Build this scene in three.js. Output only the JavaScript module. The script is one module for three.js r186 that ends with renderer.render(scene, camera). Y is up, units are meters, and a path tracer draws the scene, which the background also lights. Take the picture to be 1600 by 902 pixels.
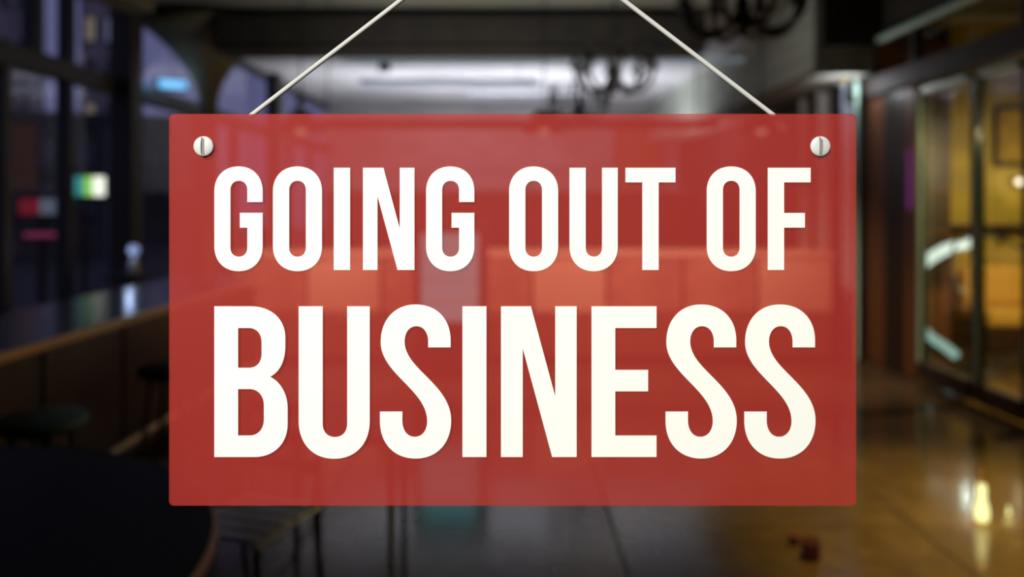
import * as THREE from 'three';
import { RoundedBoxGeometry } from 'three/addons/geometries/RoundedBoxGeometry.js';
import { mergeGeometries } from 'three/addons/utils/BufferGeometryUtils.js';
import { RectAreaLightUniformsLib } from 'three/addons/lights/RectAreaLightUniformsLib.js';
import { Brush, Evaluator, SUBTRACTION } from 'three-bvh-csg';

// ---------------------------------------------------------------- camera, sky, key light, exposure
const scene = new THREE.Scene();
const EYE = 1.6, FPX = 1200, SIGN_D = 0.6927;
const camera = new THREE.PerspectiveCamera(2 * Math.atan(451 / FPX) * 180 / Math.PI, 1600 / 902, 0.02, 200);
camera.position.set(0, EYE, 0);
camera.lookAt(0, EYE, -1);
camera.setViewOffset(1600, 902, 0, 131, 1600, 902);      // a rising lens: the horizon sits above the middle of the frame
camera.focus = SIGN_D;
camera.userData.fStop = 2.3;
camera.updateProjectionMatrix();

scene.background = new THREE.Color().setRGB(0.1, 0.105, 0.225);  // dusk sky beyond the windows

const renderer = new THREE.WebGLRenderer({ antialias: true });
renderer.toneMapping = THREE.LinearToneMapping;
renderer.toneMappingExposure = 1.0;
renderer.shadowMap.enabled = true;
RectAreaLightUniformsLib.init();

// unseen spotlight added behind and left of the viewer to light the sign front
const KEY_POS = new THREE.Vector3(-1.15, 3.2, 2.2), KEY_AIM = new THREE.Vector3(0, 1.5, -0.6927);
const key = new THREE.SpotLight(new THREE.Color().setRGB(1, 0.985, 0.95), 56, 0, 0.142, 0.35, 2);
key.position.copy(KEY_POS); key.target.position.copy(KEY_AIM); key.castShadow = true; key.shadow.radius = 3;
scene.add(key, key.target);

// ---------------------------------------------------------------- helpers
let seed = 7;
const rnd = () => { seed = (seed * 1664525 + 1013904223) % 4294967296; return seed / 4294967296; };
const taken = {};
function numbered(name) { const k = taken[name] = (taken[name] ?? -1) + 1; return k ? `${name}_${String(k).padStart(3, '0')}` : name; }
function tag(o, label, category, group, kind) {
  if (label) o.userData.label = label;
  if (category) o.userData.category = category;
  if (group) o.userData.group = group;
  if (kind) o.userData.kind = kind;
  return o;
}
function thing(name, label, category, [x, y, z] = [0, 0, 0], turn = 0, group) {
  const o = new THREE.Group(); o.name = numbered(name); scene.add(o);
  o.position.set(x, y, z); o.rotation.y = turn;
  return tag(o, label, category, group);
}
function structure(name, [x, y, z] = [0, 0, 0]) {
  const o = new THREE.Group(); o.name = name; scene.add(o); o.position.set(x, y, z); o.userData.kind = 'structure'; return o;
}
function obj(name, geo, material, parent = scene, pos) {
  const g = Array.isArray(geo) ? mergeGeometries(geo.map(q => q.index ? q.toNonIndexed() : q)) : geo;
  const m = new THREE.Mesh(g, material); m.name = parent === scene ? numbered(name) : name;
  m.castShadow = m.receiveShadow = true;
  if (pos) m.position.set(...pos);
  parent.add(m); return m;
}
function copy(o, pos, turn, label) {
  const c = o.clone(); c.name = numbered(o.name.replace(/_\d{3}$/, '')); scene.add(c);
  if (pos) c.position.set(...pos); if (turn !== undefined) c.rotation.y = turn;
  c.userData = { ...o.userData }; if (label) c.userData.label = label; return c;
}
const at = (g, x, y, z) => g.translate(x, y, z);
const box = (w, h, d, x = 0, y = 0, z = 0) => new THREE.BoxGeometry(w, h, d).translate(x, y, z);
const rbox = (w, h, d, x = 0, y = 0, z = 0, r = 0.01) => new RoundedBoxGeometry(w, h, d, 2, r).translate(x, y, z);
const cyl = (r0, r1, h, x = 0, y = 0, z = 0, n = 24) => new THREE.CylinderGeometry(r0, r1, h, n).translate(x, y, z);
const lathe = (pts, n = 32) => new THREE.LatheGeometry(pts.map(p => new THREE.Vector2(...p)), n);
const tube = (pts, r, n = 24, k = 8) => new THREE.TubeGeometry(new THREE.CatmullRomCurve3(pts.map(p => new THREE.Vector3(...p))), n, r, k);
const X = (px, d) => (px - 800) / FPX * d, Y = (py, d) => EYE - (py - 320) / FPX * d;   // where the survey of the picture puts a point at depth d

function noise(size, fn) {
  const a = new Uint8Array(size * size * 4);
  for (let j = 0; j < size; j++) for (let i = 0; i < size; i++) {
    const v = fn(i / size, j / size), o = (j * size + i) * 4;
    for (let c = 0; c < 3; c++) a[o + c] = Math.max(0, Math.min(255, v[c] * 255)); a[o + 3] = 255;
  }
  const t = new THREE.DataTexture(a, size, size); t.colorSpace = THREE.SRGBColorSpace; t.magFilter = THREE.LinearFilter;
  t.wrapS = t.wrapT = THREE.RepeatWrapping; t.needsUpdate = true; return t;
}
const lattice = Array.from({ length: 4096 }, () => rnd());
function vn(x, y, per) {
  const i = Math.floor(x), j = Math.floor(y), u = x - i, v = y - j, s = t => t * t * (3 - 2 * t);
  const L = (p, q) => lattice[(((p % per) + per) % per) * 61 % 4096 + (((q % per) + per) % per) * 17 & 4095];
  const a = L(i, j) + (L(i + 1, j) - L(i, j)) * s(u), b = L(i, j + 1) + (L(i + 1, j + 1) - L(i, j + 1)) * s(u);
  return a + (b - a) * s(v);
}
const grainMap = noise(256, (u, v) => { const n = .72 + .28 * (vn(u * 32, v * 2, 32) * .6 + vn(u * 64, v * 4, 64) * .4); return [n, n, n]; });
const mottleMap = noise(256, (u, v) => { const n = .7 + .3 * (vn(u * 4, v * 4, 4) * .5 + vn(u * 16, v * 16, 16) * .5); return [n, n, n]; });

const mat = (r, g, b, roughness = 0.7, extra = {}) => new THREE.MeshStandardMaterial({ color: new THREE.Color().setRGB(r, g, b), roughness, ...extra });
const glow = (r, g, b, s = 1) => new THREE.MeshStandardMaterial({ color: 0x222222, emissive: new THREE.Color().setRGB(r, g, b), emissiveIntensity: s, roughness: 0.6 });
const M = {
  floor: [0, 1, 2].map(k => new THREE.MeshPhysicalMaterial({ color: new THREE.Color().setRGB(.075 + k * .008, .05 + k * .005, .028 + k * .003), roughness: .14, ior: 1.5, specularIntensity: .6, map: mottleMap })),
  joint: mat(.008, .006, .005, .6),
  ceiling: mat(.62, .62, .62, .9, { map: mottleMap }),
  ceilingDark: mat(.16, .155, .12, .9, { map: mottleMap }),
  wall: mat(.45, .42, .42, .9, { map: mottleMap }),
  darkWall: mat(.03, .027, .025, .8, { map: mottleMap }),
  olive: mat(.17, .14, .06, .8, { map: mottleMap }),
  beam: mat(.03, .024, .018, .7, { map: grainMap }),
  frame: mat(.028, .026, .02, .5),
  iron: mat(.008, .007, .006, .65),
  wood: mat(.17, .065, .022, .5, { map: grainMap }),
  darkWood: mat(.035, .018, .01, .4, { map: grainMap }),
  paleWood: mat(.5, .33, .2, .5, { map: grainMap }),
  fascia: mat(.42, .45, .38, .85, { map: mottleMap }),
  gold: mat(.55, .41, .06, .7, { map: mottleMap }),
  amber: mat(.6, .36, .05, .7),
  brass: mat(.5, .33, .13, .35, { metalness: .8 }),
  greenEdge: mat(.45, .68, .58, .3),
  stoneTop: new THREE.MeshPhysicalMaterial({ color: new THREE.Color().setRGB(.03, .03, .032), roughness: .22, ior: 1.7 }),
  black: new THREE.MeshPhysicalMaterial({ color: new THREE.Color().setRGB(.009, .0075, .007), roughness: .6, specularIntensity: .3 }),
  copper: mat(.2, .07, .03, .45),
  steel: mat(.6, .62, .62, .35, { metalness: .3 }),
  glass: new THREE.MeshPhysicalMaterial({ color: 0xffffff, roughness: 0, transmission: 1, thickness: 0, ior: 1.45 }),
  terracotta: mat(.5, .2, .14, .6, { map: mottleMap }),
  cream: mat(.55, .29, .21, .6),
  white: mat(.8, .8, .78, .5),
  facade: mat(.09, .085, .085, .9, { map: mottleMap }),
  facadeWarm: mat(.5, .42, .38, .9, { map: mottleMap }),
  pave: mat(.03, .03, .03, .9, { map: mottleMap }),
};
const H = 3.75;        // ceiling height
const BACK = -17;      // far wall

// ---------------------------------------------------------------- room shell
{
  const f = structure('floor');
  obj('grout_bed', box(11.4, .2, 21, 1.6, -.108, -6.8), M.joint, f);
  const ts = 1.5, tile = rbox(ts - .014, .02, ts - .014, 0, -.01, 0, .003);
  for (let i = 0; i < 7; i++) for (let j = 0; j < 14; j++) {
    const x = -4 + ts * (i + .5), z = -4.56 + 1.5 * 5 - ts * (j + .5);
    if (x > 3.7 && (z > -3.5 || z < -10)) continue;
    if (z < -17.2) continue;
    obj('tile', tile, M.floor[(i * 2 + j * 5 + ((i * j) % 3)) % 3], f, [x, 0, z]);
  }
  const c = structure('ceiling');
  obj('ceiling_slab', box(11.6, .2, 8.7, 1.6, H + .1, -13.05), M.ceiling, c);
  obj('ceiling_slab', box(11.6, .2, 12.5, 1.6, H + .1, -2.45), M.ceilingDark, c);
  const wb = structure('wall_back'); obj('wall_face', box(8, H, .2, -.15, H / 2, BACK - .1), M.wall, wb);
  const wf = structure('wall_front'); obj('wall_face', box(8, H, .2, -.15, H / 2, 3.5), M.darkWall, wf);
  // right wall: solid beside the viewer and far back, open at the glazed doors
  const wr = structure('wall_right');
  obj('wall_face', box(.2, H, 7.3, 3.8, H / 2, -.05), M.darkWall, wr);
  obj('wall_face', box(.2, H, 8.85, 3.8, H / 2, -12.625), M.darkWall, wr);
  obj('wall_face', box(.2, .32, 4.5, 3.8, H - .16, -5.95), M.beam, wr);
  // left wall: sill, head band, piers behind the viewer
  const wl = structure('wall_left');
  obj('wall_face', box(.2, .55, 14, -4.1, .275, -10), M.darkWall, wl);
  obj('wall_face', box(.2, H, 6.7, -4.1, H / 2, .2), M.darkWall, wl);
  // gold side room
  const gr = structure('wall_gold');
  obj('wall_face', box(3.4, H, .2, 5.5, H / 2, -9.2), M.gold, gr);
  obj('wall_face', box(.2, H, 6, 7.1, H / 2, -6.3), M.gold, gr);
  obj('wall_face', box(3.4, H, .2, 5.5, H / 2, -3.4), M.darkWall, gr);
}

// ---------------------------------------------------------------- pillars, beams, windows on the left
{
  const p1 = structure('pillar_1', [-3.94, 0, -7.85]);
  obj('shaft', rbox(.24, H, .24, 0, H / 2, 0, .02), M.frame, p1);
  obj('base', rbox(.32, .25, .32, 0, .125, 0, .02), M.frame, p1);
  const p2 = structure('pillar_2', [X(326, 9), 0, -9]);
  obj('shaft', lathe([[.001, 0], [.16, 0], [.16, .2], [.1, .26], [.095, 2.75], [.001, 2.75]]), M.olive, p2);
  obj('capital', lathe([[.095, 2.7], [.11, 2.85], [.16, 3.02], [.26, 3.2], [.4, 3.38], [.62, 3.58], [.85, H], [.001, H]]), M.olive, p2);
  const p3 = structure('pillar_3', [-3.9, 0, -12.6]);
  obj('shaft', rbox(.22, H, .22, 0, H / 2, 0, .02), M.frame, p3);

  const bays = [['window_1', 3.35, 7.72, [4.7, 6.1, 6.98], [5.2, 6.5, 7.0]], ['window_2', 7.98, 12.48, [9.9, 11.2], [10.4]], ['window_3', 12.72, 16.9, [14, 15.4], [14.7]]];
  const T0 = 2.72, T1 = 2.9, x = -4.06;
  for (const [name, d0, d1, low, high] of bays) {
    const w = structure(name);
    obj('sill', rbox(.24, .05, d1 - d0, x + .02, .575, -(d0 + d1) / 2, .01), M.frame, w);
    obj('transom', rbox(.14, T1 - T0, d1 - d0, x, (T0 + T1) / 2, -(d0 + d1) / 2, .01), M.frame, w);
    obj('head', rbox(.14, .08, d1 - d0, x, H - .04, -(d0 + d1) / 2, .01), M.frame, w);
    for (const [list, y0, y1] of [[low, .6, T0], [high, T1, H - .08]]) {
      const cuts = [d0, ...list, d1];
      for (const d of list) obj('mullion', rbox(.12, y1 - y0, .1, x, (y0 + y1) / 2, -d, .01), M.frame, w);
      for (let k = 0; k + 1 < cuts.length; k++) {
        const g = new THREE.PlaneGeometry(cuts[k + 1] - cuts[k] - .04, y1 - y0); g.rotateY(Math.PI / 2);
        obj('pane', g, M.glass, w, [x, (y0 + y1) / 2, -(cuts[k] + cuts[k + 1]) / 2]);
      }
    }
  }
  const b = structure('trim_1');
  obj('beam', rbox(5.3, .36, .4, -.55, 3.48, -8.5, .02), M.beam, b);
  obj('beam', rbox(5.3, .05, .46, -.55, 3.285, -8.5, .015), M.beam, b);
  const b2 = structure('trim_2');
  obj('beam', rbox(.34, .22, 4.6, -3.75, H - .12, -5.4, .02), M.olive, b2);
}

// ---------------------------------------------------------------- dusk street beyond the windows
{
  const g = structure('ground'); obj('pavement', box(60, .2, 70, -34.2, -.3, -25), M.pave, g);
  const lit = [glow(.3, .25, .2, .5), glow(.14, .16, .3, .6)];
  const build = (label, x, z, w, h, d, m, nx, ny) => {
    const t = thing('building', label, 'building', [x, -.2, z], .35);
    obj('facade', box(w, h, d, 0, h / 2, 0), m, t);
    obj('roof_edge', box(w + .3, .3, d + .3, 0, h + .1, 0), M.facade, t);
    for (let i = 0; i < nx; i++) for (let j = 0; j < ny; j++) {
      const wx = -w / 2 + (i + .5) * w / nx, wy = 1.4 + j * (h - 1.5) / ny + .5, on = rnd() < .12;
      const f = obj('window', rbox(w / nx * .5, 1.1, .1, wx, wy, d / 2 + .03, .02), M.frame, t);
      obj('pane', box(w / nx * .42, .95, .04, wx, wy, d / 2 + .08), on ? lit[(i + j) % 2] : M.stoneTop, f);
    }
  };
  const rise = (label, px, py, d, w, dp, m, nx, ny) => build(label, X(px, d), -d, w, Y(py, d) + .2, dp, m, nx, ny);
  rise('low dark building outside behind the leftmost window mullions', 60, 192, 27, 4.6, 3, M.facade, 4, 2);
  rise('slim tall grey brown building outside beside the thick window pillar', 163, 4, 33, 1.5, 2, M.facadeWarm, 2, 5);
  rise('low dark building outside, right of the slim tall grey brown one', 236, 192, 38, 4.4, 2, M.facade, 4, 2);
  rise('tall grey brown building outside rising behind the top left corner panes', 18, -60, 42, 2.6, 3, M.facadeWarm, 3, 5);
  // lit stands on the pavement
  const stand = (label, px, py, d, w, h, faces) => {
    const t = thing('street_display', label, 'display', [X(px, d), -.2, -d], .3);
    const cy = Y(py, d) + .2;
    obj('post', cyl(.05, .05, cy, 0, cy / 2, -.06), M.iron, t);
    obj('housing', rbox(w + .08, h + .08, .12, 0, cy, -.07, .02), M.iron, t);
    let x0 = -w / 2;
    for (const [share, c, s] of faces) { obj('light_panel', rbox(w * share - .01, h, .03, x0 + w * share / 2, cy, .01, .008), glow(...c, s), t); x0 += w * share; }
  };
  stand('bright teal green and white lit display panel outside, left of the thick pillar', 131, 291, 13, .66, .33, [[.5, [.04, .3, .32], .8], [.2, [.3, .75, .1], .9], [.3, [.95, 1, .85], 1.2]]);
  stand('small dim teal display panel outside, beside the thick pillar', 190, 290, 14, .22, .24, [[1, [.02, .18, .26], .6]]);
  stand('red and blue grey display panel outside low at the left window', 65, 323, 11.5, .6, .24, [[.45, [.2, .012, .025], .6], [.55, [.15, .18, .26], .5]]);
  stand('low pink lit strip display outside under the red panel', 63, 367, 11.2, .42, .07, [[1, [.3, .04, .13], .5]]);
}

// ---------------------------------------------------------------- glazed doors, beams and fascia on the right
{
  const xR = 3.72;
  const header = structure('trim_3'); obj('beam', rbox(.22, .2, 4.6, xR, 2.79, -6.0, .015), M.beam, header);
  const cornice = structure('trim_4');
  obj('beam', rbox(.3, .5, 4.6, xR + .02, 3.5, -6.0, .02), M.beam, cornice);
  obj('edge_strip', rbox(.05, .05, 2.4, xR - .16, 3.2, -7.0, .01), M.greenEdge, cornice);
  const door = (name, d0, d1, handle) => {
    const dr = structure(name), L = d1 - d0, mid = -(d0 + d1) / 2;
    for (const d of [d0 + .025, d1 - .025]) obj('stile', rbox(.06, 2.62, .05, xR, 1.33, -d, .01), M.frame, dr);
    obj('rail', rbox(.07, .16, L - .16, xR, .1, mid, .01), M.frame, dr);
    obj('top_edge', rbox(.05, .06, L - .16, xR - .02, 2.63, mid, .01), M.greenEdge, dr);
    const g = new THREE.PlaneGeometry(L - .16, 2.42); g.rotateY(-Math.PI / 2);
    obj('pane', g, M.glass, dr, [xR, 1.39, mid]);
    obj('edge_strip', rbox(.03, 2.4, .025, xR - .05, 1.38, -d1 + .06, .008), M.greenEdge, dr);
    if (handle) obj('handle', tube([[xR - .02, .9, -d0 - .12], [xR - .1, .92, -d0 - .12], [xR - .1, 1.3, -d0 - .12], [xR - .02, 1.32, -d0 - .12]], .012), M.steel, dr);
  };
  door('door_1', 4.2, 5.5, true);
  door('door_2', 5.52, 6.13, false);
  door('door_3', 6.14, 6.98, true);
  const tr = structure('window_4');
  for (const [d0, d1] of [[3.9, 5.5], [5.56, 7.02], [7.08, 8.1]]) {
    const g = new THREE.PlaneGeometry(d1 - d0, .36); g.rotateY(-Math.PI / 2);
    obj('pane', g, M.glass, tr, [xR, 3.07, -(d0 + d1) / 2]);
    obj('mullion', rbox(.1, .36, .06, xR, 3.07, -d1 - .03, .01), M.frame, tr);
  }
  // timber lining between doors and posts
  const lin = structure('wall_timber');
  const wl = thing('wall_light', 'small pale blue lamp added under the grey bulkhead to light the slim posts', 'lamp', [3.37, 2.825, -7.8]);  // lamp added where a pale highlight sits, to light posts and panels
  obj('mount', cyl(.04, .05, .05, 0, .03, 0), M.brass, wl);
  obj('bulb', new THREE.SphereGeometry(.035, 16, 12), glow(.3, .45, .6, .9), wl);
  const wll = new THREE.PointLight(new THREE.Color().setRGB(.95, .95, 1), .8, 0, 2); wll.shadow.radius = 3; wll.position.set(0, -.01, .02); wl.add(wll);

  for (let k = 0; k < 6; k++) obj('plank', rbox(.06, 2.68, .188, xR - .02, 1.35, -7.1 - k * .192, .008), [M.wood, M.darkWood][k === 1 || k === 2 ? 1 : k % 3 === 0 ? 0 : k % 2], lin);
  for (let k = 0; k < 9; k++) obj('plank', rbox(.06, 2.9, .285, xR - .04, 1.45, -10.0 - k * .29, .008), [M.wood, M.darkWood, M.wood][k % 3], lin);
  // slim posts with a pale glass strip
  const sc = structure('trim_5');
  obj('post', rbox(.07, 2.88, .08, X(1309, 8.55), 1.44, -8.55, .01), M.frame, sc);
  obj('post', rbox(.06, 2.88, .08, X(1344, 7.95), 1.44, -7.95, .01), M.frame, sc);
  obj('edge_strip', rbox(.03, 2.86, .03, X(1339, 7.85), 1.44, -7.85, .008), M.greenEdge, sc);
  obj('pale_panel', rbox(.12, 2.86, .03, X(1324, 8.3), 1.44, -8.3, .01), mat(.4, .46, .6, .6), sc);
  for (const [px, d] of [[1258, 9.4], [1286, 8.85]]) obj('pale_panel', rbox(.14, 2.9, .04, X(px, d), 1.45, -d, .01), mat(.55, .55, .5, .7), sc);
  const fa = structure('trim_6');
  obj('bulkhead', rbox(.6, .86, 9.3, 3.3, 3.33, -12.3, .02), M.fascia, fa);
  obj('edge', rbox(.05, .05, 9.3, 2.99, 2.9, -12.3, .01), M.olive, fa);
  const bb = structure('trim_7'); obj('beam', rbox(.62, .62, .2, 3.32, 3.44, -7.55, .02), M.beam, bb);
}

// ---------------------------------------------------------------- lamps of the room, some added for their light
{
  const spot = thing('added_spotlight', 'unseen ceiling spotlight added behind the viewer to light the red sign', 'lamp', KEY_POS.toArray());  // fixture for the added key light, never in view
  const aim = new THREE.Group(); aim.name = 'lamp_head'; spot.add(aim);
  const dir = KEY_AIM.clone().sub(KEY_POS).normalize();
  aim.quaternion.setFromUnitVectors(new THREE.Vector3(0, 1, 0), dir);
  obj('shade', lathe([[.03, -.22], [.05, -.22], [.07, -.04], [.066, -.04], [.045, -.2], [.03, -.2]]), M.black, aim);
  obj('lamp_disc', cyl(.045, .045, .01, 0, -.14, 0), glow(1, .97, .9, 3), aim);
  obj('stem', cyl(.012, .012, H - KEY_POS.y, 0, (H - KEY_POS.y) / 2 + .02, 0), M.black, spot, [-dir.x * .2, -.0, -dir.z * .2]);

  // hidden trough added on the back bar to brighten the far ceiling
  const cove = thing('added_cove_light', 'unseen light trough added on top of the dark back bar to brighten the ceiling', 'lamp', [0, 1.78, -12.8]);
  obj('trough', [box(6, .02, .4, 0, .01, 0), box(6, .05, .02, 0, .025, .2), box(6, .05, .02, 0, .025, -.2)], M.black, cove);
  obj('light_tube', rbox(5.9, .03, .3, 0, .04, 0, .01), glow(.8, .82, .95, .8), cove);
  const L = new THREE.RectAreaLight(new THREE.Color().setRGB(.95, .95, 1.06), 34, 5.9, .3);
  L.position.set(0, .2, 0); L.rotation.x = 1.15; cove.add(L);

  const up = thing('added_uplight', 'long dark trough added above the serving counter to brighten ceiling and fascia', 'lamp', [0, 2.36, -7.5]);  // hanging trough added as fill for the fascia and near ceiling
  obj('trough', [box(4, .02, .18, 0, 0, 0), box(4, .06, .015, 0, .03, .09), box(4, .06, .015, 0, .03, -.09)], M.black, up);
  obj('light_tube', rbox(3.9, .03, .12, 0, .03, 0, .01), glow(.8, .9, .85, .8), up);
  for (const x of [-1.8, 1.8]) obj('wire', cyl(.006, .006, H - 2.4, x, (H - 2.4) / 2, 0, 6), M.iron, up);
  const ul = new THREE.RectAreaLight(new THREE.Color().setRGB(1, 1, .95), 26, 3.9, .12);
  ul.position.y = .06; ul.rotation.x = Math.PI / 2; up.add(ul);

  const lin = (label, px0, px1, py, d, s) => {
    const w = X(px1, d) - X(px0, d), t = thing('linear_light', label, 'lamp', [X((px0 + px1) / 2, d), Y(py, d), -d], 0, 'linear lamps under the ceiling');
    obj('housing', rbox(w + .06, .05, .14, 0, .045, 0, .01), M.steel, t);
    obj('light_tube', rbox(w, .06, .12, 0, 0, 0, .02), glow(.30, .34, .44, s), t);
    for (const x of [-w * .4, w * .4]) obj('wire', cyl(.006, .006, H - Y(py, d) - .06, x, (H - Y(py, d) + .08) / 2, 0, 6), M.iron, t);
    const l = new THREE.RectAreaLight(new THREE.Color().setRGB(.8, .88, 1), .4 * s, w, .12);
    l.position.y = -.04; l.rotation.x = -Math.PI / 2; t.add(l);
  };
  lin('long pale linear lamp under the ceiling above the sign, nearest of the pale streaks', 565, 838, 131, 11.8, 1);
  lin('shorter pale linear lamp under the ceiling behind the chandeliers, lower streak', 735, 900, 150, 13.6, .9);
  const lamp3 = thing('beam_light', 'thin pale lamp strip tucked under the dark ceiling beam', 'lamp', [.35, 3.25, -8.78]);
  obj('light_tube', rbox(4.6, .03, .05, 0, 0, 0, .01), glow(.14, .19, .22, 1), lamp3);
  obj('bracket', rbox(4.6, .02, .07, 0, .02, 0, .005), M.steel, lamp3);

  const am = thing('added_downlight', 'unseen amber ceiling downlight added to gild the floor before the glass doors', 'lamp', [2.35, H, -3.8]);  // unseen downlight added to give the right floor its gold tone
  obj('trim_ring', lathe([[.06, 0], [.1, 0], [.1, -.012], [.06, -.012]]), M.brass, am);
  obj('light_face', cyl(.06, .06, .006, 0, -.004, 0), glow(1, .6, .2, 3), am);
  const al = new THREE.SpotLight(new THREE.Color().setRGB(1, .68, .1), 105, 0, .44, 1, 2); al.position.y = -.03; al.target.position.set(.1, -3.7, .1); al.shadow.radius = 3; am.add(al, al.target);

  const g1 = thing('pendant_lamp', 'warm pendant lamp hanging in the gold side room', 'lamp', [5.2, 2.3, -6.5]);
  obj('lamp_shade', lathe([[.03, .2], [.1, .18], [.2, 0], [.19, 0], [.09, .17], [.03, .19]]), M.brass, g1);
  obj('cable', cyl(.006, .006, H - 2.5, 0, .2 + (H - 2.5) / 2, 0, 6), M.iron, g1);
  obj('bulb', new THREE.SphereGeometry(.05, 16, 12), glow(1, .8, .45, 4), g1);
  const pl = new THREE.PointLight(new THREE.Color().setRGB(1, .8, .36), 15, 0, 2); pl.shadow.radius = 2.5; pl.castShadow = true; pl.position.y = -.02; g1.add(pl);
}

// ---------------------------------------------------------------- gold side room
{
  const d = 9.09;
  const pf = thing('picture_frame', 'dark framed picture hanging on the gold wall behind the glass door', 'picture', [X(1600, d), Y(213, d), -9.08]);
  const w = .68, h = .68;
  for (const [bw, bh, x, y] of [[w, .06, 0, h / 2], [w, .06, 0, -h / 2], [.06, h, -w / 2, 0], [.06, h, w / 2, 0]]) obj('frame_bar', rbox(bw, bh, .04, x, y, 0, .008), M.darkWood, pf);
  obj('canvas', box(w - .04, h - .04, .015, 0, 0, -.01), mat(.5, .33, .04, .8, { map: mottleMap }), pf);
  const sh = thing('wall_shelf', 'dark wooden shelf running along the gold wall below the picture', 'shelf', [5.75, Y(355, d), -8.98]);
  obj('board', rbox(1.9, .07, .22, 0, 0, 0, .01), M.darkWood, sh);
  for (const x of [-.8, 0, .8]) obj('bracket', rbox(.04, .12, .16, x, -.09, -.02, .005), M.iron, sh);
  const sl = thing('wall_light', 'tiny bright wall light on the gold wall at the right edge', 'lamp', [X(1594, 9), Y(284, 9), -9.06]);
  obj('back_plate', cyl(.05, .05, .03).rotateX(Math.PI / 2), M.brass, sl);
  obj('bulb', new THREE.SphereGeometry(.035, 16, 12).translate(0, 0, .05), glow(1, .95, .7, 2.5), sl);
  const pl = new THREE.PointLight(new THREE.Color().setRGB(1, .85, .5), .12, 0, 2); pl.position.set(0, 0, .1); sl.add(pl);
  const cab = thing('tall_cabinet', 'dark brown tall cabinet standing left of the gold wall', 'cabinet', [4.42, 0, -8.8]);
  obj('carcass', rbox(.94, 3.6, .5, 0, 1.8, 0, .01), M.darkWood, cab);
  for (const y of [.7, 1.3, 1.75, 2.2]) obj('shelf_edge', rbox(.9, .025, .02, 0, y, .26, .004), M.wood, cab);
  for (const x of [-.225, .225]) { obj('door', rbox(.44, .58, .02, x, .36, .26, .005), M.wood, cab); obj('door', rbox(.44, .6, .02, x, 3.1, .26, .005), M.wood, cab); }
  const be = thing('bench', 'amber upholstered bench along the foot of the gold wall', 'bench', [6.0, 0, -8.6]);
  obj('base', rbox(1.7, .24, .6, 0, .14, 0, .02), M.darkWood, be);
  obj('seat', rbox(1.7, .2, .62, 0, .36, 0, .06), M.amber, be);
  obj('backrest', rbox(1.7, .45, .16, 0, .68, -.22, .06), M.amber, be);

  // ring lamp
  const rd = 7.4, rr = .58;
  const ring = thing('ring_lamp', 'round floor lamp with two pale green glowing arcs behind the glass door', 'lamp', [X(1532, rd), Y(470, rd), -rd]);
  const arc = (a0, a1, r, tr) => tube(Array.from({ length: 9 }, (_, k) => { const a = (a0 + (a1 - a0) * k / 8) * Math.PI / 180; return [Math.cos(a) * r, Math.sin(a) * r, 0]; }), tr, 32, 10);
  obj('hoop', new THREE.TorusGeometry(rr + .05, .015, 8, 64), M.iron, ring);
  obj('light_tube', tube([[X(1437,7.4),Y(416,7.4)],[X(1456,7.4),Y(402,7.4)],[X(1486,7.4),Y(386,7.4)],[X(1518,7.4),Y(379,7.4)]].map(q=>[q[0]-ring.position.x,q[1]-ring.position.y,0]), .05, 32, 10), glow(.75, .95, .8, 1), ring);
  obj('light_tube', tube([[X(1436,7.4),Y(508,7.4)],[X(1455,7.4),Y(528,7.4)],[X(1475,7.4),Y(541,7.4)],[X(1494,7.4),Y(556,7.4)]].map(q=>[q[0]-ring.position.x,q[1]-ring.position.y,0]), .04, 32, 10), glow(.3, .5, .42, .9), ring);
  obj('base', cyl(.16, .18, .03, 0, -Y(470, rd) + .015, 0), M.iron, ring);
  const l = new THREE.PointLight(new THREE.Color().setRGB(.8, 1, .85), .16, 0, 2); l.position.set(-.2, .5, .12); ring.add(l);
  // neon strip beside the door
  const nd = 7.05, ne = thing('neon_strip', 'short vertical purple neon strip beside the glass door', 'light', [3.655, Y(280, nd), -nd]);
  obj('neon_tube', rbox(.03, .56, .05, 0, 0, 0, .012), glow(.2, .03, .17, .55), ne);
  obj('channel', rbox(.02, .6, .07, .022, 0, 0, .005), M.iron, ne);
}

// ---------------------------------------------------------------- chandeliers and small ceiling fittings
function makeChandelier(label) {
  const t = thing('chandelier', label, 'chandelier', [0, 0, 0], 0, 'dark iron chandeliers');
  obj('stem', lathe([[.001, -.2], [.03, -.19], [.05, -.14], [.03, -.1], [.045, 0], [.02, .06], [.012, .1], [.012, .75], [.03, .77], [.001, .78]], 16), M.iron, t);
  for (let k = 0; k < 8; k++) {
    const a = k * Math.PI / 4, c = Math.cos(a), s = Math.sin(a), P = (r, y) => [c * r, y, s * r];
    const arm = obj('arm', tube([P(.03, -.06), P(.12, -.16), P(.24, -.17), P(.34, -.08), P(.36, .02)], .019, 20, 8), M.iron, t);
    obj('candle_cup', lathe([[.001, .02], [.055, .03], [.06, .055], [.028, .05], [.026, .15], [.001, .15]], 12).translate(c * .36, 0, s * .36), M.iron, arm);
    obj('bulb', lathe([[.001, .15], [.02, .165], [.024, .19], [.012, .23], [.001, .25]], 10).translate(c * .36, 0, s * .36), M.frame, arm);
  }
  return t;
}
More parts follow.
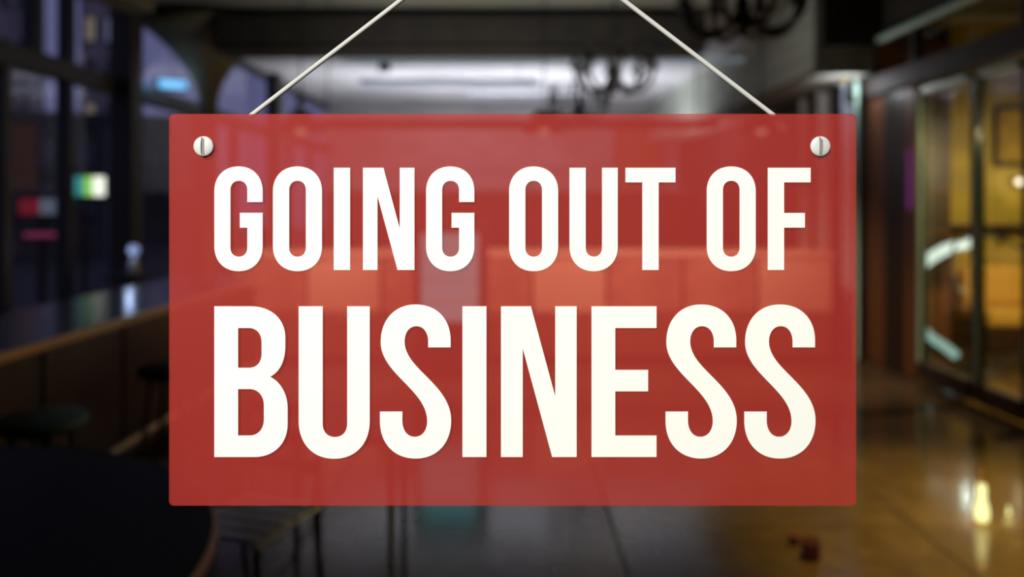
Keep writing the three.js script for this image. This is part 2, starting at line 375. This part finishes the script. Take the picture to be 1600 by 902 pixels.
{
  const base = makeChandelier('dark iron chandelier on a long stem before the dark beam, left of the right cord');
  const place = (o, px, py, d, k = 1) => { o.position.set(X(px, d), Y(py, d), -d); o.scale.setScalar(k); };
  place(base, 960, 112, 8.1, 1.15);
  place(copy(base, null, .5, 'farther dark iron chandelier hanging lowest, just above the sign top'), 905, 163, 11.6, 1.2);
  place(copy(base, null, .2, 'largest dark iron chandelier with looping arms, at the top right of the cord'), 1160, 6, 5.2, 1.15);
  const all = scene.children.filter(o => o.name.startsWith('chandelier'));
  for (const c of all) {           // each hangs by its own rod from the ceiling
    const len = (H - c.position.y) / c.scale.y - .77;
    if (len > .02) obj('rod', cyl(.011, .011, len, 0, .77 + len / 2, 0, 8), M.iron, c);
  }
  const sp = thing('ceiling_spotlight', 'small dark ceiling spotlight just left of the pale streak', 'lamp', [X(601, 10.6), H, -10.6]);
  obj('mount', cyl(.03, .03, .12, 0, -.06, 0), M.iron, sp);
  obj('lamp_head', cyl(.06, .09, .2, 0, -.2, 0), M.iron, sp);
  for (const [px, py, lab] of [[1308, 77, 'tiny pale spotlight on top of the slim right post, left of two'], [1329, 84, 'tiny pale spotlight above the pale strip, right of two']]) {
    const t = thing('small_spotlight', lab, 'lamp', [X(px, 8.28), Y(py, 8.28), -8.28]);
    obj('bracket', rbox(.04, .04, .1, 0, .02, -.06, .005), M.iron, t);
    obj('light_face', new THREE.SphereGeometry(.03, 12, 10), glow(.4, .4, .36, 1), t);
  }
  const bw = thing('window_light', 'bright blue white rectangular lamp hanging before the left window', 'lamp', [X(270, 8.8), Y(132, 8.8), -8.8], .5);
  obj('housing', rbox(.34, .14, .05, 0, 0, -.03, .01), M.iron, bw);
  obj('light_face', rbox(.3, .1, .03, 0, 0, .01, .01), glow(.18, .55, 1, 1.1), bw);
  obj('cable', cyl(.006, .006, H - Y(132, 8.8) - .07, 0, (H - Y(132, 8.8)) / 2 + .035, -.03, 6), M.iron, bw);
  const l = new THREE.PointLight(new THREE.Color().setRGB(.3, .6, 1), .12, 0, 2); l.position.z = .12; bw.add(l);
}

// ---------------------------------------------------------------- bar, tables and chairs
{
  const bar = thing('bar_counter', 'long dark bar counter with polished top running along the left', 'bar counter', [-2.65, 0, -5.0]);
  obj('countertop', rbox(.8, .05, 4.0, 0, .925, 0, .012), M.stoneTop, bar);
  obj('edge_trim', rbox(.02, .045, 4.0, .41, .925, 0, .006), M.brass, bar);
  for (let k = 0; k < 5; k++) obj('front_panel', rbox(.04, .82, .76, .3, .48, -1.58 + k * .79, .01), M.darkWood, bar);
  obj('carcass', box(.5, .88, 3.9, 0, .45, 0), M.black, bar);
  obj('foot_rail', cyl(.02, .02, 3.9, .42, .2, 0, 12).rotateX(0), M.brass, bar).geometry = cyl(.02, .02, 3.9, 0, 0, 0, 12).rotateX(Math.PI / 2).translate(.4, .2, 0);
  for (const z of [-1.6, 0, 1.6]) obj('rail_bracket', rbox(.1, .03, .03, .36, .2, z, .005), M.brass, bar);

  const bt = thing('bar_table', 'tall round black bar table standing before the thick window pillar', 'table', [X(205, 7), 0, -7]);
  const bh = Y(428, 7);
  obj('tabletop', lathe([[.001, bh - .03], [.24, bh - .03], [.25, bh - .015], [.24, bh], [.001, bh]], 40), M.black, bt);
  obj('pole', cyl(.03, .03, bh - .05, 0, bh / 2 - .01, 0), M.black, bt);
  obj('base', lathe([[.001, 0], [.22, 0], [.2, .02], [.04, .05], [.001, .05]], 32), M.black, bt);
  const tl = thing('table_lamp', 'small pale table lamp with bluish glowing head on the tall bar table', 'lamp', [X(213, 7), bh, -6.95]);
  obj('base', lathe([[.001, 0], [.055, 0], [.05, .02], [.045, .1], [.03, .14], [.001, .14]], 20), mat(.25, .23, .22, .5), tl);
  obj('bulb', new THREE.SphereGeometry(.05, 16, 12).translate(0, .22, 0), glow(.22, .3, .55, .9), tl);
  obj('stem', cyl(.01, .01, .06, 0, .16, 0, 8), M.steel, tl);
  const l = new THREE.PointLight(new THREE.Color().setRGB(.5, .65, 1), .05, 0, 2); l.position.set(0, .22, .08); tl.add(l);

  const rt = thing('round_table', 'large black round table with a copper rim at the lower left', 'table', [-1.75, 0, -1.7]);
  obj('tabletop', lathe([[.001, .71], [1.0, .71], [1.015, .72], [1.015, .74], [1.0, .75], [.001, .75]], 96), M.black, rt);
  obj('rim', lathe([[1.015, .715], [1.028, .72], [1.028, .742], [1.015, .748]], 96), M.copper, rt);
  obj('pedestal', lathe([[.001, 0], [.45, 0], [.42, .04], [.12, .1], [.08, .3], [.1, .7], [.001, .7]], 32), M.black, rt);

  const stool = (name, label, pos, seatM) => {
    const t = thing(name, label, 'stool', pos, 0);
    obj('seat', lathe([[.001, .62], [.16, .62], [.18, .645], [.17, .68], [.001, .69]], 32), seatM, t);
    for (let k = 0; k < 4; k++) { const a = Math.PI / 4 + k * Math.PI / 2, c = Math.cos(a), s = Math.sin(a); obj('leg', tube([[c * .11, .63, s * .11], [c * .19, 0.008, s * .19]], .014, 2, 8), M.iron, t); }
    obj('foot_ring', new THREE.TorusGeometry(.165, .008, 8, 32).rotateX(Math.PI / 2).translate(0, .22, 0), M.iron, t);
  };
  stool('bar_stool', 'bar stool with dim teal seat at the dark counter, at the far left', [-2.05, 0, -3.35], mat(.03, .07, .09, .6));
  stool('bar_stool', 'black bar stool at the dark counter, half behind the left sign edge', [-1.95, 0, -4.4], M.black);

  // slatted metal chair, lower left of the sign's underside
  const ch = thing('slatted_chair', 'metal chair with pale slatted seat below the left end of the sign', 'chair', [X(385, 2.75), 0, -2.78], -.32);
  for (let k = 0; k < 5; k++) obj('slat', rbox(.31, .012, .055, 0, .47, -.15 + k * .075, .005), M.steel, ch);
  for (const s of [-1, 1]) {
    obj('leg', tube([[s * .16, .46, .17], [s * .175, .2, .19], [s * .18, .01, .2]], .012), M.iron, ch);
    obj('leg', tube([[s * .16, .46, -.17], [s * .17, .2, -.2], [s * .18, .01, -.24]], .012), M.iron, ch);
    obj('seat_rail', tube([[s * .165, .455, -.2], [s * .165, .455, .19]], .011, 4), M.steel, ch);
    obj('back_post', tube([[s * .16, .46, -.17], [s * .165, .7, -.22], [s * .16, .88, -.25]], .012), M.steel, ch);
  }
  for (const y of [.6, .7, .8]) obj('back_slat', rbox(.31, .05, .012, 0, y, -.2 - (y - .6) * .2, .005), M.steel, ch);

  // small wooden side table whose leg shows below the sign
  const st = thing('side_table', 'wooden side table with one pale leg showing below the sign', 'table', [X(528, 3.3), 0, -3.62]);
  obj('tabletop', rbox(.5, .035, .5, 0, .56, 0, .01), M.wood, st);
  for (const [x, z] of [[-.2, .2], [.2, .2], [-.2, -.2], [.2, -.2]]) obj('leg', new THREE.CylinderGeometry(.02, .014, .54, 12).translate(x * 1.05, .27, z), x > 0 && z > 0 ? M.paleWood : M.darkWood, st);

  // transverse serving counter behind the sign
  const sc = thing('serving_counter', 'long serving counter with pale panelled front crossing behind the sign', 'counter', [.2, 0, -8.0]);
  obj('countertop', rbox(6.0, .05, .8, 0, 1.1, 0, .012), M.cream, sc);
  for (let k = 0; k < 8; k++) obj('front_panel', rbox(.72, .54, .03, -2.62 + k * .748, .8, .36, .008), k % 3 === 1 ? M.cream : M.terracotta, sc);
  for (let k = 0; k < 8; k++) { const dr = obj('door', rbox(.72, .42, .03, -2.62 + k * .748, .3, .35, .008), M.wood, sc); obj('handle', rbox(.12, .015, .025, -2.62 + k * .748, .46, .38, .004), M.brass, dr); }
  obj('carcass', box(5.9, 1.06, .66, 0, .54, 0), M.black, sc);
  // teal lit cooler set against the counter
  const co = thing('drinks_cooler', 'upright drinks cooler glowing teal, mirrored in the floor below the sign', 'cooler', [X(706, 7.2), 0, -7.2]);
  obj('cabinet', rbox(.66, 1.42, .5, 0, .72, -.02, .02), M.black, co);
  obj('light_panel', rbox(.52, .8, .02, 0, .94, .24, .006), glow(.12, .34, .36, 1), co);
  for (let k = 0; k < 3; k++) obj('shelf', rbox(.52, .012, .02, 0, .74 + k * .2, .255, .003), M.steel, co);
  const cl = new THREE.RectAreaLight(new THREE.Color().setRGB(.3, .9, 1), .5, .5, .48); cl.position.set(0, .94, .28); cl.rotation.y = Math.PI; co.add(cl);

  for (const [px, lab] of [[470, 'warm pendant lamp added to light the serving counter, left of three behind the sign'], [850, 'warm pendant lamp added to light the serving counter, middle of three behind the sign'], [1190, 'warm pendant lamp added to light the serving counter, right of three behind the sign']]) {
    const d = 6.6, t = thing('pendant_lamp', lab, 'lamp', [X(px, d), 2.25, -d], 0);  // pendants added to brighten the counter front behind the see-through sign
    obj('lamp_shade', lathe([[.03, .16], [.08, .15], [.2, -.02], [.19, -.02], [.075, .14], [.03, .15]]), M.copper, t);
    obj('bulb', new THREE.SphereGeometry(.05, 16, 12), glow(1, .7, .45, .5), t);
    obj('cable', cyl(.006, .006, H - 2.41, 0, .16 + (H - 2.41) / 2, 0, 6), M.iron, t);
    const l = new THREE.SpotLight(new THREE.Color().setRGB(1, .72, .5), 21, 0, 1.0, .6, 2); l.shadow.radius = 2.5; l.position.y = -.06; l.target.position.set(0, -1.5, -1.05); t.add(l, l.target);
  }
  for (const [px, w, lab] of [[998, .95, 'amber wall panel lamp glowing softly through the sign behind the letter T']]) {
    const d = 16.9, t = thing('wall_panel_lamp', lab, 'lamp', [X(px, d), Y(248, d), -d]);
    obj('frame', rbox(w + .1, 1.7, .06, 0, 0, -.03, .01), M.darkWood, t);
    obj('light_face', rbox(w, 1.6, .03, 0, 0, .01, .01), glow(.55, .14, .02, .22), t);
    const l = new THREE.RectAreaLight(new THREE.Color().setRGB(1, .4, .1), .12, w, 1.6); l.position.z = .04; l.rotation.y = Math.PI; t.add(l);
  }
  for (const [px, py, k, lab] of [[1534, 818, .82, 'bright pale yellow lantern standing in for a lamp reflection on the lower right floor'], [1576, 806, .2, 'tiny pale yellow lantern standing in for a floor reflection, right of the bright one']]) {
    const d = 1.6 * FPX / (py - 320), t = thing('floor_glint', lab, 'glint', [X(px, d), 0, -d]);  // glowing bottle shape added in place of a lamp mirrored in the floor
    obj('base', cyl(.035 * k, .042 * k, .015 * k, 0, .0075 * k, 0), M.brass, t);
    obj('reflected_lamp', lathe([[.001, .015], [.034, .02], [.042, .06], [.036, .11], [.024, .15], [.026, .2], [.022, .24], [.001, .25]].map(q => [q[0] * k, q[1] * k]), 24), glow(1, 1, .42, 1.3), t);
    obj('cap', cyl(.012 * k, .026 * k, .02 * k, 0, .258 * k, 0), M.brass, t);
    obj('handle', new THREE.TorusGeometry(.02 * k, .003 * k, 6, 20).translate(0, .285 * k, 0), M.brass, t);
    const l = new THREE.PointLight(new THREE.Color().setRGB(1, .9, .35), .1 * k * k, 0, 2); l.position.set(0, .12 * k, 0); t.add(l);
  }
  const bb = thing('back_bar', 'dark wooden back bar cabinet behind the serving counter', 'cabinet', [0, 0, -12.8]);
  obj('carcass', rbox(6.1, 1.78, .5, 0, .89, 0, .01), M.darkWood, bb);
  for (let k = 0; k < 8; k++) obj('door', rbox(.72, .7, .03, -2.63 + k * .75, 1.38, .26, .008), k % 2 ? M.darkWood : M.wood, bb);

  for (const [px, py, r, lab] of [[1267, 858, .045, 'red cup standing in for a floor reflection below the right end of the sign'], [1241, 836, .026, 'smaller red cup standing in for a floor reflection, beside a bigger one']]) {
    const d = 1.6 * FPX / (py + 14 - 320), t = thing('red_glint', lab, 'red glint', [X(px, d), 0, -d]);  // red cups added in place of red light mirrored in the floor
    obj('cup', lathe([[.001, 0], [r * .8, 0], [r, .02], [r * .9, r * 1.8], [r * .8, r * 1.8], [r * .7, .015], [.001, .012]], 20), mat(.13, .02, .01, .5), t);
    obj('candle', cyl(r * .6, r * .6, r, 0, .015 + r / 2, 0, 16), mat(.2, .06, .03, .7), t);
  }
}

// ---------------------------------------------------------------- the sign
{
  const s = SIGN_D / FPX, CX = 801, CY = 484;
  const sign = thing('hanging_sign', 'red see-through sign with white GOING OUT OF BUSINESS letters hanging on a white cord', 'sign', [X(CX, SIGN_D), Y(CY, SIGN_D), -SIGN_D]);
  const u = px => (px - CX) * s, v = py => (CY - py) * s;
  // panel
  const [x0, x1, y0, y1, r] = [u(264), u(1338), v(790.5), v(178), 7.5 * s];
  const p = new THREE.Shape();
  p.moveTo(x0 + r, y0); p.lineTo(x1 - r, y0); p.absarc(x1 - r, y0 + r, r, -Math.PI / 2, 0); p.lineTo(x1, y1 - r); p.absarc(x1 - r, y1 - r, r, 0, Math.PI / 2);
  p.lineTo(x0 + r, y1); p.absarc(x0 + r, y1 - r, r, Math.PI / 2, Math.PI); p.lineTo(x0, y0 + r); p.absarc(x0 + r, y0 + r, r, Math.PI, 1.5 * Math.PI);
  const T = .0035;
  const acrylic = new THREE.MeshStandardMaterial({ color: new THREE.Color().setRGB(.50, .028, .017), roughness: .75, transparent: true, opacity: .45 });
  obj('panel', new THREE.ExtrudeGeometry(p, { depth: T, bevelEnabled: false, curveSegments: 10 }).translate(0, 0, -T), acrylic, sign);

  // letters: outlines measured on the picture, one shape per letter
  const K = .6;
  function outline(path, cmds) {                  // ['M',x,y] ['L',x,y] ['C',...] ['Q'] = quarter turn to (x,y): 'h' leaves horizontally, 'v' vertically
    let cx = 0, cy = 0;
    for (const [c, ...a] of cmds) {
      if (c === 'M') path.moveTo(u(a[0]), v(a[1]));
      else if (c === 'L') path.lineTo(u(a[0]), v(a[1]));
      else if (c === 'C') path.bezierCurveTo(u(a[0]), v(a[1]), u(a[2]), v(a[3]), u(a[4]), v(a[5]));
      else if (c === 'h') path.bezierCurveTo(u(cx + (a[0] - cx) * K), v(cy), u(a[0]), v(a[1] - (a[1] - cy) * K), u(a[0]), v(a[1]));
      else path.bezierCurveTo(u(cx), v(cy + (a[1] - cy) * K), u(a[0] - (a[0] - cx) * K), v(a[1]), u(a[0]), v(a[1]));
      cx = a[a.length - 2]; cy = a[a.length - 1];
    }
    return path;
  }
  const poly = (...pts) => [['M', ...pts[0]], ...pts.slice(1).map(q => ['L', ...q])];
  const t1 = 262.2, b1 = 422, T2 = 478.7, B2 = 714.3;
  const G = x => [[['M', x + 75.4, 315.8], ['L', x + 75.4, 299], ['v', x + 37.7, 260.2], ['h', x, 299], ['L', x, 385], ['v', x + 37.7, 423.9], ['h', x + 75.4, 385], ['L', x + 75.4, 332.7], ['L', x + 39.8, 332.7], ['L', x + 39.8, 355.9],
    ['L', x + 51.5, 355.9], ['L', x + 51.5, 387], ['v', x + 38.3, 401.2], ['h', x + 25.1, 387], ['L', x + 25.1, 297], ['v', x + 38.3, 282.7], ['h', x + 51.5, 297], ['L', x + 51.5, 315.8]]];
  const O = x => [[['M', x, 299], ['v', x + 38.3, 260.2], ['h', x + 76.6, 299], ['L', x + 76.6, 385], ['v', x + 38.3, 423.9], ['h', x, 385]],
    [['M', x + 25.4, 297], ['v', x + 38.4, 282.7], ['h', x + 51.4, 297], ['L', x + 51.4, 387], ['v', x + 38.4, 401.2], ['h', x + 25.4, 387]]];
  const U = (x, w, sl, sr, top, yo, bo, yi, bi) => [[['M', x, top], ['L', x + sl, top], ['L', x + sl, yi], ['v', x + (sl + sr) / 2, bi], ['h', x + sr, yi], ['L', x + sr, top], ['L', x + w, top], ['L', x + w, yo], ['v', x + w / 2, bo], ['h', x, yo]]];
  const N = (a, b, c, d, dt, db, yr, yl, t, bt) => [poly([a, t], [dt, t], [c, yr], [c, t], [d, t], [d, bt], [db, bt], [b, yl], [b, bt], [a, bt])];
  const S = x => [[['M', x + 109.3, 543], ['L', x + 109.3, 532], ['v', x + 54.6, 475.9], ['h', x, 535], ['C', x, 584, x + 72.6, 610, x + 72.6, 658], ['v', x + 53.3, 682.7], ['h', x + 33.9, 657], ['L', x + 33.9, 643.2], ['L', x - 1.2, 643.2],
    ['L', x - 1.2, 658], ['v', x + 54.5, 716.7], ['h', x + 110.1, 657], ['C', x + 110.1, 601, x + 37.4, 577, x + 37.4, 534], ['v', x + 55.8, 509.9], ['h', x + 74.2, 534], ['L', x + 74.2, 543]]];
  const glyphs = [
    G(335.1), O(426.6), [poly([521.6, t1], [547.1, t1], [547.1, b1], [521.6, b1])],
    N(567.2, 589.9, 624.7, 647.6, 599.2, 621.2, 357.3, 306.4, t1, b1), G(665.8),
    O(795.5), U(889.8, 75.4, 25.4, 50.8, t1, 385, 423.9, 387, 401.1),
    [poly([977.2, t1], [1055.4, t1], [1055.4, 285.1], [1029.1, 285.1], [1029.1, b1], [1003.5, b1], [1003.5, 285.1], [977.2, 285.1])],
    O(1104.1), [poly([1199.5, t1], [1266.5, t1], [1266.5, 285.1], [1225, 285.1], [1225, 332.9], [1257.5, 332.9], [1257.5, 355.9], [1225, 355.9], [1225, b1], [1199.5, b1])],
    [[['M', 335, T2], ['L', 391, T2], ['h', 446, 528], ['L', 446, 540], ['C', 446, 566, 436, 582, 422.1, 588.9], ['C', 439, 597, 449.6, 616, 449.6, 638], ['L', 449.6, 662], ['v', 397, B2], ['L', 335, B2]],
      [['M', 372.2, 512.7], ['L', 389, 512.7], ['h', 408.9, 535], ['L', 408.9, 553], ['v', 389, 574.9], ['L', 372.2, 574.9]],
      [['M', 372.2, 608.1], ['L', 390, 608.1], ['h', 412.5, 634], ['L', 412.5, 655], ['v', 390, 680.7], ['L', 372.2, 680.7]]],
    U(466.8, 111, 37.5, 75.8, T2, 658, 717, 662, 683.1), S(594.9),
    [poly([722.6, T2], [760.1, T2], [760.1, B2], [722.6, B2])],
    N(782.8, 816.8, 867.5, 901, 829.5, 862.7, 619.3, 544.7, T2, B2),
    [poly([924.2, T2], [1025.8, T2], [1025.8, 512.7], [961.3, 512.7], [961.3, 578.1], [1012.7, 578.1], [1012.7, 611.7], [961.3, 611.7], [961.3, 680.7], [1025.8, 680.7], [1025.8, B2], [924.2, B2])],
    S(1041), S(1164),
  ];
  const vinyl = mat(.95, .95, .86, .8);
  for (const g of glyphs) {
    const sh = outline(new THREE.Shape(), g[0]);
    for (const h of g.slice(1)) sh.holes.push(outline(new THREE.Path(), h));
    obj('letter', new THREE.ExtrudeGeometry(sh, { depth: .00025, bevelEnabled: false, curveSegments: 24 }).translate(0, 0, .00005), vinyl, sign);
  }
  // slotted dome-head screws
  const ev = new Evaluator(); ev.useGroups = false;
  const R = 15.7 * s, hh = .0038;
  const pts = [[.00001, 0], [R, 0], [R, .0010]];
  for (let k = 0; k <= 10; k++) { const a = k / 10 * Math.PI / 2; pts.push([R * Math.cos(a * .999), .0012 + (hh - .0012) * Math.sin(a)]); }
  pts[pts.length - 1][0] = .00001;
  const dome = new Brush(lathe(pts, 64).rotateX(Math.PI / 2));
  const cut = new Brush(box(5.9 * s, R * 2.4, .0035, 0, 0, .0022 + .00175)); cut.updateMatrixWorld(); dome.updateMatrixWorld();
  const head = ev.evaluate(dome, cut, SUBTRACTION).geometry;
  const slotShape = new THREE.Shape(); const sw = 2.85 * s, sr = R * .985;
  slotShape.moveTo(-sw, -sr); slotShape.lineTo(sw, -sr); slotShape.lineTo(sw, sr * .62); slotShape.lineTo(-sw, sr * .98);  // slanted top shapes the shading of the slot wall into the grey piece
  const nickel = mat(.68, .68, .64, .5, { metalness: 0 }), slotGrey = mat(.24, .225, .19, .7);
  for (const px of [319, 1281]) {
    const sc = obj('screw', head, nickel, sign, [u(px), v(228.8), .00005]);
    obj('slot', new THREE.ExtrudeGeometry(slotShape, { depth: .0012, bevelEnabled: false }).translate(0, 0, .0012), slotGrey, sc);
  }
  // cord over its hook, held behind the panel
  const zc = -SIGN_D - T - .0024, hookY = Y(-138.7, SIGN_D), sc = s, cr = 3.75 * s;
  const W = (px, py) => [X(px, SIGN_D), Y(py, SIGN_D), zc];
  const cordMat = mat(.61, .605, .55, .9);
  const cord = thing('hanging_string', 'taut white cord rising from both top corners of the sign to one hook', 'cord', [X(800, SIGN_D), hookY, zc]);
  const rel = q => [q[0] - cord.position.x, q[1] - cord.position.y, 0];
  for (const a of [W(389.6, 178.8), W(1211.7, 178.8)]) {
    const A = new THREE.Vector3(...rel(a)), B = new THREE.Vector3(0, -.001, 0);
    obj('strand', new THREE.TubeGeometry(new THREE.LineCurve3(A, B), 1, cr, 16), cordMat, cord);
    obj('knot', new THREE.SphereGeometry(cr * 1.02, 16, 12), cordMat, cord, A.toArray());
  }
  const hk = thing('ceiling_hook', 'thin metal rod with a hook holding the white cord above the picture', 'hook', [X(800, SIGN_D), hookY, zc]);
  obj('hook', tube([[0, .06, 0], [0, .03, -.005], [.0, .012, -.014], [0, -.008, -.008], [0, -.0055, .004], [0, .006, .012]], .002, 40), M.steel, hk);
  obj('rod', cyl(.003, .003, H - hookY - .06, 0, .06 + (H - hookY - .06) / 2, 0, 10), M.iron, hk);
}

scene.traverse(o => { if (o.isLight && o.shadow) o.castShadow = true; });
renderer.render(scene, camera);
